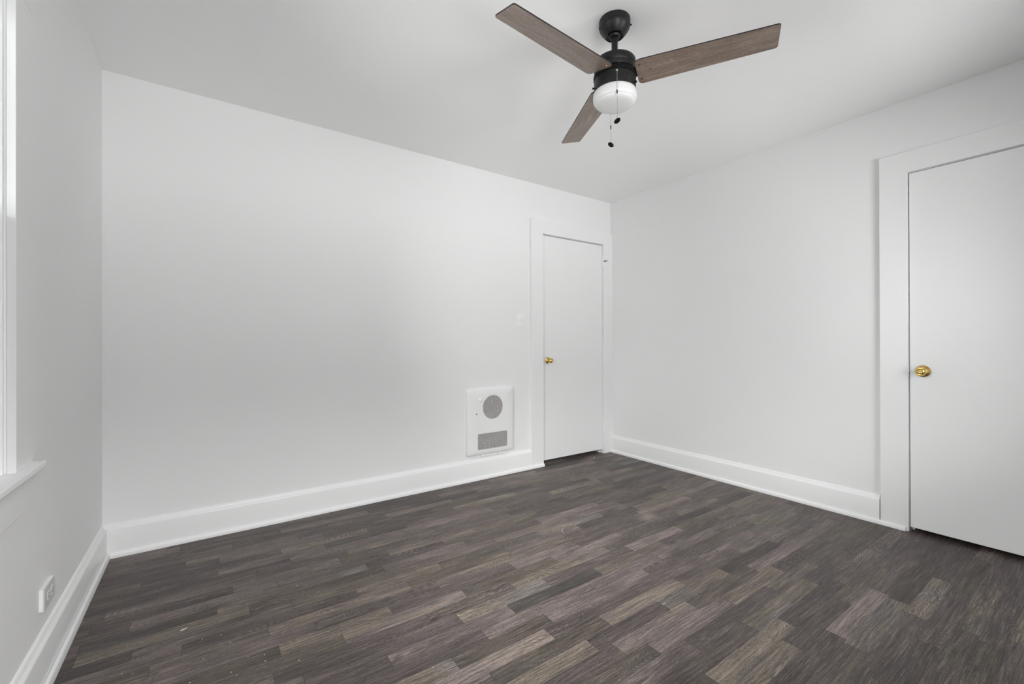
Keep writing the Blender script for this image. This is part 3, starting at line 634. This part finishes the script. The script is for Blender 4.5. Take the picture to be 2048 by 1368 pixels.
# ================================================================== wall heater
hx0, hx1, hz0, hz1 = 1.668, 2.112, .197, .722
ht = thing('wall_heater', 'white recessed wall heater with a round mesh grille above a rectangular one', 'heater', ((hx0 + hx1) / 2, YB, hz0))
HX, HZ = (hx0 + hx1) / 2, (hz0 + hz1) / 2
Wd, Hd = hx1 - hx0, hz1 - hz0
CC, CR = (1.905, .573), .0965                     # round grille
RC = ((1.762 + 2.045) / 2, (.2375 + .3665) / 2); RW, RH = .283, .129
def panel():
    """front plate with a round and a rectangular opening, edges rounded back to the wall"""
    bm = MB()
    yf = YB - .024
    out = rrect(Wd - .012, Hd - .012, .012, 5, HX, HZ)
    def ring(pts, y): return [bm.verts.new((u, y, v)) for u, v in pts]
    prev = None
    for ins, y in ((0, YB - .0002), (0, YB - .011), (.0012, YB - .0155), (.0045, YB - .0190), (.0075, YB - .0200), (.0170, yf)):
        pts = rrect(Wd - 2 * ins, Hd - 2 * ins, max(.004, .018 - ins), 5, HX, HZ)
        r_ = ring(pts, y)
        if prev:
            for i in range(len(r_)):
                j = (i + 1) % len(r_); bm.faces.new((prev[i], prev[j], r_[j], r_[i]))
        prev = r_
    eo = [bm.edges.get((prev[i], prev[(i + 1) % len(prev)])) for i in range(len(prev))]
    circ = [(CC[0] + CR * math.cos(2 * math.pi * i / 56), CC[1] + CR * math.sin(2 * math.pi * i / 56)) for i in range(56)]
    rec = rrect(RW, RH, .008, 4, *RC)
    loops = list(eo)
    for pts in (circ, rec):
        a = ring(pts, yf); b2 = ring(pts, yf + .003)
        for i in range(len(a)):
            j = (i + 1) % len(a); bm.faces.new((a[i], a[j], b2[j], b2[i]))
            loops.append(bm.edges.get((a[i], a[j])))
    r = bmesh.ops.triangle_fill(bm, use_beauty=True, use_dissolve=False, edges=loops, normal=(0, -1, 0))
    # remove any fill that closed an opening
    kill = []
    for f in r['geom']:
        if isinstance(f, bmesh.types.BMFace):
            c = f.calc_center_median()
            if (c.x - CC[0]) ** 2 + (c.z - CC[1]) ** 2 < (CR * .97) ** 2 or (abs(c.x - RC[0]) < RW / 2 - .002 and abs(c.z - RC[1]) < RH / 2 - .002): kill.append(f)
    bmesh.ops.delete(bm, geom=kill, context='FACES_ONLY')
    return bm
obj('front_panel', panel(), M_heater, ht, smooth=35)
# flat near-black sheet painted as the cavity's shade, and the coil before it
bm = MB(); box(bm, hx0 + .03, hx1 - .03, YB - .0008, YB - .0004, hz0 + .02, hz1 - .03)
obj('cavity_shade', bm, M_void, ht)
bm = MB()
for k in range(4):
    r = .025 + .018 * k; n = 40
    for i in range(n):
        a, b_ = 2 * math.pi * i / n, 2 * math.pi * (i + 1) / n
        tube(bm, (CC[0] + r * math.cos(a), YB - .008, CC[1] + r * math.sin(a)), (CC[0] + r * math.cos(b_), YB - .008, CC[1] + r * math.sin(b_)), .0022, 6)
obj('heating_coil', bm, M_elem, ht, smooth=60)
def grille(inside, x0, x1, z0, z1, yf):
    """expanded-metal diamonds, each strand a thin slanted bar"""
    bm = MB(); dw, dh = .0170, .0118
    ni, nj = int((x1 - x0) / dw) + 2, int((z1 - z0) / dh) + 2
    w, d = .00125, .0009
    for j in range(-1, nj * 2 + 1):
        for i in range(-1, ni + 1):
            ox = x0 + (i + (.5 if j % 2 else 0)) * dw; oz = z0 + j * dh / 2
            for s in (1, -1):
                ax, az, bx_, bz = ox, oz, ox + dw / 2, oz + s * dh / 2
                cx1, cz1 = (ax + bx_) / 2, (az + bz) / 2
                if not inside(cx1, cz1): continue
                L_ = math.hypot(bx_ - ax, bz - az); nx, nz = -(bz - az) / L_ * w, (bx_ - ax) / L_ * w
                vs = [bm.verts.new(p_) for p_ in ((ax + nx, yf, az + nz), (ax - nx, yf, az - nz), (bx_ - nx, yf, bz - nz), (bx_ + nx, yf, bz + nz),
                      (ax + nx, yf + d, az + nz), (ax - nx, yf + d, az - nz), (bx_ - nx, yf + d, bz - nz), (bx_ + nx, yf + d, bz + nz))]
                for q in ((0, 1, 2, 3), (4, 7, 6, 5), (0, 4, 5, 1), (2, 6, 7, 3)): bm.faces.new([vs[k] for k in q])
    return bm
yf = YB - .0222
obj('round_grille', grille(lambda x, z: (x - CC[0]) ** 2 + (z - CC[1]) ** 2 < (CR + .002) ** 2, CC[0] - CR, CC[0] + CR, CC[1] - CR, CC[1] + CR, yf), M_mesh, ht)
obj('lower_grille', grille(lambda x, z: abs(x - RC[0]) < RW / 2 and abs(z - RC[1]) < RH / 2, RC[0] - RW / 2, RC[0] + RW / 2, RC[1] - RH / 2, RC[1] + RH / 2, yf), M_mesh, ht)
AXY = (Vector((1, 0, 0)), Vector((0, 0, 1)), Vector((0, -1, 0)))
bm = MB(); lathe(bm, [(0, 0), (.0135, 0), (.0130, .006), (.0105, .011), (.0090, .012), (0, .012)], (1.787, YB - .024, .637), AXY, 28)
box(bm, 1.7855, 1.7885, YB - .024 - .0155, YB - .034, .629, .645)
obj('thermostat_knob', bm, M_heater, ht, smooth=40)
bm = MB(); lathe(bm, [(.0068, 0), (.0068, .0016), (.0045, .0022), (.0034, .0010), (.0034, -.002)], (1.752, YB - .024, .528), AXY, 20)
lathe(bm, [(0, .0004), (.0035, .0004)], (1.752, YB - .024, .528), AXY, 20)
obj('screw_hole', bm, M_steel, ht, smooth=40)
bm = MB(); lathe(bm, [(0, 0), (.0050, 0), (.0045, .0014), (0, .0018)], (2.069, YB - .024, .6365), AXY, 16)
obj('screw', bm, M_heater, ht, smooth=40)
bm = MB()
for k, (xa, ln) in enumerate(((1.868, .014), (1.886, .010), (1.900, .016), (1.920, .012), (1.936, .012))):
    box(bm, xa, xa + ln, YB - .0247, YB - .0235, .4235, .4275)
obj('embossed_mark', bm, M_heater, ht, bevel=.0004, seg=1)
# loose mounting strip showing below the cover
bm = MB(); box(bm, 1.735, 2.040, YB - .0225, YB - .0195, .1805, .189)
for xa in (1.795, 1.965):
    box(bm, xa, xa + .012, YB - .0225, YB - .006, .1835, .199)
    lathe(bm, [(0, 0), (.0045, 0), (.0035, .003), (0, .0035)], (xa + .006, YB - .0225, .1848), AXY, 14)
obj('mounting_strip', bm, M_heater, ht, bevel=.001)

# ================================================================== light switch
sx0, sx1, sz0, sz1 = 2.166, 2.239, 1.238, 1.354
sw = thing('light_switch', 'white toggle light switch beside the narrow door casing', 'light switch', ((sx0 + sx1) / 2, YB, sz0))
SXc, SZc = (sx0 + sx1) / 2, (sz0 + sz1) / 2
bm = MB(); prev = None
for ins, y in ((0, 0), (0, .003), (.0015, .0050), (.004, .0062)):
    r_ = [bm.verts.new((u, YB - y, v)) for u, v in rrect(sx1 - sx0 - 2 * ins, sz1 - sz0 - 2 * ins, .005 - ins * .5, 4, SXc, SZc)]
    if prev:
        for i in range(len(r_)):
            j = (i + 1) % len(r_); bm.faces.new((prev[i], prev[j], r_[j], r_[i]))
    prev = r_
bm.faces.new(prev)
obj('switch_plate', bm, M_plate, sw, smooth=30)
bm = MB(); prism(bm, [(-.005, -.0115), (.005, -.0115), (.005, .0115), (-.005, .0115)], 0, 1, lambda u, v, d: (SXc + u, YB - .0064 - d * .001, SZc + v))
prism(bm, [(-.0040, -.008), (.0040, -.008), (.0040, .001), (-.0040, .001)], 0, 1, lambda u, v, d: (SXc + u * (1 - .2 * d), YB - .006 - d * .012, SZc + v * (1 - .3 * d) - d * .006))
obj('toggle', bm, M_plate, sw, bevel=.0005)
for dz in (-.030, .030):
    bm = MB(); lathe(bm, [(0, 0), (.0032, 0), (.0026, .0010), (0, .0013)], (SXc, YB - .0062, SZc + dz), AXY, 14)
    obj('screw', bm, M_plate, sw, smooth=40)

# ================================================================== outlet, left wall (mounted sideways)
oy0, oy1, oz0, oz1 = 2.0035, 2.1195, .2365, .3065
ol = thing('electrical_outlet', 'worn grey duplex outlet mounted sideways low on the shaded wall below the window', 'outlet', (X0, (oy0 + oy1) / 2, oz0))
OY, OZ = (oy0 + oy1) / 2, (oz0 + oz1) / 2
bm = MB(); box(bm, X0 + .0001, X0 + .0098, oy0 + .0005, oy1 - .0005, oz0 + .0005, oz1 - .0005)
obj('mounting_box', bm, M_plate, ol, bevel=.001)
bm = MB(); box(bm, X0 + .0098, X0 + .0128, oy0, oy1, oz0, oz1)
obj('cover_plate', bm, M_outlet, ol, bevel=.0012)
AXX = (Vector((0, 1, 0)), Vector((0, 0, 1)), Vector((1, 0, 0)))
for s in (-1, 1):
    cy = OY + s * .0195
    bm = MB()
    pts = []
    for i in range(28):
        a = 2 * math.pi * i / 28
        pts.append((cy + max(-.0138, min(.0138, .0172 * math.cos(a))), OZ + .0172 * math.sin(a)))
    prism(bm, pts, 0, 1, lambda u, v, d: (X0 + .0128 + d * .0022, u, v))
    rc = obj('receptacle', bm, M_outlet2, ol, bevel=.0008, seg=1)
    for dy, dz, w_, h_ in ((.0045, .006, .009, .0022), (.0045, -.006, .008, .0022)):
        bm = MB(); box(bm, X0 + .0149, X0 + .01545, cy + dy - w_ / 2, cy + dy + w_ / 2, OZ + dz - h_ / 2, OZ + dz + h_ / 2)
        obj('slot', bm, M_slot, rc)
    bm = MB(); lathe(bm, [(0, 0), (.0026, 0), (.0026, .0005), (0, .0005)], (X0 + .0150, cy - .0080, OZ), AXX, 12)
    obj('slot', bm, M_slot, rc)
bm = MB(); lathe(bm, [(0, 0), (.0032, 0), (.0026, .0010), (0, .0013)], (X0 + .0128, OY, OZ), AXX, 14)
obj('screw', bm, M_steel, ol, smooth=40)

# ================================================================== ceiling fan
FX, FY = 1.457, 1.294
fan = thing('ceiling_fan', 'black ceiling fan with three brown wood-grain blades and a white bowl light', 'ceiling fan', (FX, FY, H))
C3 = (FX, FY, 0)
bm = MB(); lathe(bm, [(0, 2.4999), (.0660, 2.4999), (.0668, 2.496), (.0668, 2.482), (.0655, 2.4795), (.0655, 2.477), (.0664, 2.4745), (.0660, 2.4690), (.0630, 2.4620), (.0580, 2.4535), (.0520, 2.4450), (.0465, 2.4385), (.0425, 2.4345), (.0400, 2.4320), (.0385, 2.4310), (.0375, 2.4335), (.0280, 2.4375), (.0, 2.4385)], C3, 'Z', 64)
can = obj('canopy', bm, M_black, fan, smooth=38)
rgt = Vector((.8194, -.5732, 0)); fwd = Vector((.5732, .8194, 0))
p_ = Vector((FX, FY, 2.476)) + rgt * .064 - fwd * .010
bm = MB(); tube(bm, p_, p_ + rgt * .007, .0038, 12)
obj('canopy_screw', bm, M_blackm, can, smooth=40)
p_ = Vector((FX, FY, 2.466)) - rgt * .063
bm = MB(); tube(bm, p_, p_ - rgt * .005, .0036, 12)
obj('canopy_screw', bm, M_blackm, can, smooth=40)
bm = MB(); lathe(bm, [(0, 2.438), (.024, 2.438), (.0265, 2.432), (.022, 2.4255), (.0135, 2.423), (.0132, 2.340), (.018, 2.336), (.0195, 2.330), (.0195, 2.318), (0, 2.318)], C3, 'Z', 40)
rod = obj('downrod', bm, M_black, fan, smooth=38)
bm = MB()
for s in (-1, 1):
    q = Vector((FX, FY, 2.327)) - fwd * .012 + rgt * s * .019
    bm = MB(); tube(bm, q, q + rgt * s * .003 - fwd * .002, .0032, 10)
    obj('rod_screw', bm, M_chrome, rod, smooth=40)
bm = MB(); lathe(bm, [(0, 2.3225), (.030, 2.3225), (.070, 2.3215), (.0850, 2.3195), (.0885, 2.3150), (.0890, 2.308), (.0890, 2.288), (.0875, 2.2860), (.0890, 2.2840), (.0885, 2.2700), (.0870, 2.2660), (0, 2.2660)], C3, 'Z', 72)
obj('motor_housing', bm, M_black, fan, smooth=38)
bm = MB(); lathe(bm, [(0, 2.2658), (.078, 2.2658), (.080, 2.262), (.0905, 2.260), (.0915, 2.256), (.0915, 2.246), (.0900, 2.2415), (0, 2.2415)], C3, 'Z', 72)
rotor = obj('rotor', bm, M_blackm, fan, smooth=38)
bm = MB()
for k in range(9):
    a = math.radians(-125 + 40 * k)
    q = Vector((FX + .0800 * math.cos(a), FY + .0800 * math.sin(a), 2.2635)); u_ = Vector((math.cos(a), math.sin(a), 0))
    bm = MB(); tube(bm, q, q + u_ * .0035, .0028, 10)
    obj('rotor_screw', bm, M_steel, rotor, smooth=40)
bm = MB(); lathe(bm, [(0, 2.2412), (.0870, 2.2412), (.0888, 2.2395), (.0892, 2.235), (.0892, 2.190), (.0885, 2.1865), (.0860, 2.1865), (.0, 2.1880)], C3, 'Z', 72)
lk = obj('light_housing', bm, M_black, fan, smooth=38)
bm = MB(); lathe(bm, [(0, 2.1878), (.0855, 2.1878), (.0865, 2.1855), (.0905, 2.1835), (.0930, 2.1780), (.0937, 2.1680), (.0934, 2.1560), (.0920, 2.1490), (.0895, 2.1440), (.0868, 2.1415), (.0846, 2.1402), (.0838, 2.1385), (.0815, 2.1350), (.0750, 2.1305), (.0640, 2.1270), (.0480, 2.1245), (.0280, 2.1232), (0, 2.1228)], C3, 'Z', 80)
obj('glass_bowl', bm, M_opal, fan, smooth=60)
# thumb screws holding the glass
for a_, z_ in ((-rgt * .089 - fwd * .002, 2.203), (rgt * .0715 - fwd * .0535, 2.2)):
    u_ = a_.normalized(); q = Vector((FX, FY, z_)) + a_
    bm = MB(); tube(bm, q - u_ * .001, q + u_ * .005, .0030, 12); tube(bm, q + u_ * .004, q + u_ * .009, .0042, 12)
    obj('thumb_screw', bm, M_blackm, lk, smooth=40)
# blades
def blade(ang, first=[None]):
    th = math.radians(ang); c = Vector((FX, FY, 2.250))
    L0, L1, w0, w1, T = .094, .617, .0675, .0560, .0052
    pts = []
    for (cx, cy, r, a0) in ((L1 - .010, w1 - .010, .010, 0), (L0 + .020, w0 - .020, .020, 90), (L0 + .020, -w0 + .020, .020, 180), (L1 - .010, -w1 + .010, .010, 270)):
        for i in range(8):
            a = math.radians(a0 + 90 * i / 7); pts.append((cx + r * math.cos(a), cy + r * math.sin(a)))
    bm = MB(); prism(bm, pts, -T / 2, T / 2, lambda u, v, d: (u, v, d))
    for f in bm.faces:
        f.material_index = 0 if abs(f.normal.z) > .5 else 1
    bmesh.ops.recalc_face_normals(bm, faces=bm.faces[:])
    for f in bm.faces: f.material_index = 0 if abs(f.normal.z) > .5 else 1
    me = bpy.data.meshes.new('blade'); bm.to_mesh(me); bm.free()
    me.materials.append(M_blade); me.materials.append(M_bladeedge)
    o = bpy.data.objects.new('blade', me); COL.objects.link(o); o.parent = fan
    # pitched: the clockwise edge (negative local y) rides higher
    Rm = Matrix.Rotation(th, 4, 'Z') @ Matrix.Rotation(math.radians(-10.5), 4, 'X')
    o.matrix_world = Matrix.Translation(c) @ Rm
    o.matrix_parent_inverse = Matrix.Translation(-Vector((FX, FY, H)))
    o.matrix_basis = Matrix.Translation(c) @ Rm
    def sub(nm, bm_, mm, sm=40):
        bmesh.ops.recalc_face_normals(bm_, faces=bm_.faces[:])
        for f in bm_.faces: f.smooth = True
        for e_ in bm_.edges:
            if len(e_.link_faces) == 2 and e_.calc_face_angle(0) > math.radians(sm): e_.smooth = False
        m2 = bpy.data.meshes.new(nm); bm_.to_mesh(m2); bm_.free(); m2.materials.append(mm)
        s = bpy.data.objects.new(nm, m2); COL.objects.link(s); s.parent = o
        return s
    # bracket on the upper face reaching into the rotor
    b2 = MB()
    ar = [(.070, .018), (.100, .030), (.118, .052), (.150, .050), (.172, .018), (.172, -.018), (.150, -.050), (.118, -.052), (.100, -.030), (.070, -.018)]
    prism(b2, ar, T / 2 + .0002, T / 2 + .0032, lambda u, v, d: (u, v, d))
    sub('blade_bracket', b2, M_blackm)
    for (u, v) in ((.110, -.041), (.110, .041), (.150, -.004)):
        b3 = MB(); lathe(b3, [(0, -.0026), (.0042, -.0026), (.0036, -.0044), (.0018, -.0052), (0, -.0054)], (u, v, 0), 'Z', 16)
        sub('blade_screw', b3, M_bronze)
    return o
for a_ in (-60.0, 65.4, 184.4):
    blade(a_)
# pull chains
def chain(x, y, ztop, zbot, side, tilt):
    bm = MB(); z = ztop; k = 0
    while z > zbot + .010:
        if abs(z - zcoup) > .008:
            bmesh.ops.create_icosphere(bm, subdivisions=1, radius=.00125, matrix=Matrix.Translation((x, y, z)))
        z -= .0030; k += 1
    tube(bm, (x, y, ztop), (x, y, zbot + .008), .00045, 6)
    ch = obj('pull_chain', bm, M_steel, fan, smooth=60)
    bm = MB(); tube(bm, (x, y, zcoup - .008), (x, y, zcoup + .008), .0023, 10)
    obj('chain_coupling', bm, M_blackm, ch, smooth=40)
    # ferrule on the housing
    dv = Vector((x - FX, y - FY, 0)).normalized()
    e_ = Vector((FX, FY, ztop)) + dv * .0888
    bm = MB(); A = Vector((0, 0, 1)); B = dv.cross(A)
    lathe(bm, [(.0018, .004), (.0022, .007), (.0042, .0065), (.0052, .003), (.0052, 0), (0, 0)], e_, (A, B, dv), 16)
    lathe(bm, [(0, .0045), (.0018, .0045)], e_, (A, B, dv), 16)
    obj('chain_ferrule', bm, M_chrome, ch, smooth=40)
    # disc-shaped fob hanging at a tilt
    nrm = Vector(tilt).normalized(); A = nrm.orthogonal().normalized(); B = nrm.cross(A)
    bm = MB(); lathe(bm, [(0, -.0028), (.0100, -.0028), (.0136, -.0016), (.0142, 0), (.0136, .0016), (.0100, .0028), (0, .0028)], (x, y, zbot), (A, B, nrm), 32)
    tube(bm, (x, y, zbot), (x, y, zbot + .011), .0016, 8)
    obj('pull_fob', bm, M_blackm, ch, smooth=50)
zcoup = 2.136
chain(1.3915, 1.2233, 2.2265, 2.0147, -1, (-0.903, -0.217, 0.372))
zcoup = 2.080
chain(1.5118, 1.3673, 2.2265, 2.0004, 1, (-0.27, -0.884, 0.381))

# ================================================================== debris on the floor
def flake(name, x, y, pts, h, label, grp=None, cat='debris'):
    bm = MB(); prism(bm, pts, .0003, h, lambda u, v, d: (x + u, y + v, d))
    o = obj(name, bm, M_chip, None, base=(x, y, .0003)); o['label'] = label; o['category'] = cat
    if grp: o['group'] = grp
    return o
for k, (x, y) in enumerate(CHIPS):
    r = .0012 + .0012 * random.random(); n = random.choice((5, 6, 7))
    pts = [(r * random.uniform(.5, 1.1) * math.cos(2 * math.pi * i / n), r * random.uniform(.5, 1.1) * math.sin(2 * math.pi * i / n)) for i in range(n)]
    flake('paint_chip', x, y, pts, .0018, 'tiny white paint chip among scattered ones on the dark floor in the left foreground', 'paint chips on the floor')
x, y = CHIP_FAR
flake('paint_chip', x, y, [(-.006, -.004), (.004, -.006), (.007, .001), (.002, .006), (-.005, .004)], .003, 'single white paint chip on the floor before the narrow door', None)
(xa, ya), (xb, yb) = SLIVER
dx_, dy_ = xb - xa, yb - ya; L_ = math.hypot(dx_, dy_); nx_, ny_ = -dy_ / L_ * .0016, dx_ / L_ * .0016
flake('wood_sliver', xa, ya, [(nx_, ny_), (-nx_, -ny_), (dx_ - nx_ * .6, dy_ - ny_ * .6), (dx_ + nx_ * .6, dy_ + ny_ * .6)], .0022, 'thin white sliver lying on the dark floor at lower left, beside the baseboard')
# curled thread
bm = MB(); prevp = None
for (x, y) in THREAD:
    q = Vector((x, y, .0014))
    if prevp is not None: tube(bm, prevp, q, .0008, 6)
    prevp = q
o = obj('curled_thread', bm, M_chip, None, base=(*THREAD[0], .0014)); o['label'] = 'short curled white thread on the floor in the middle of the room'; o['category'] = 'thread'

for o in SC.objects:
    if 'placed' in o.keys(): del o['placed']
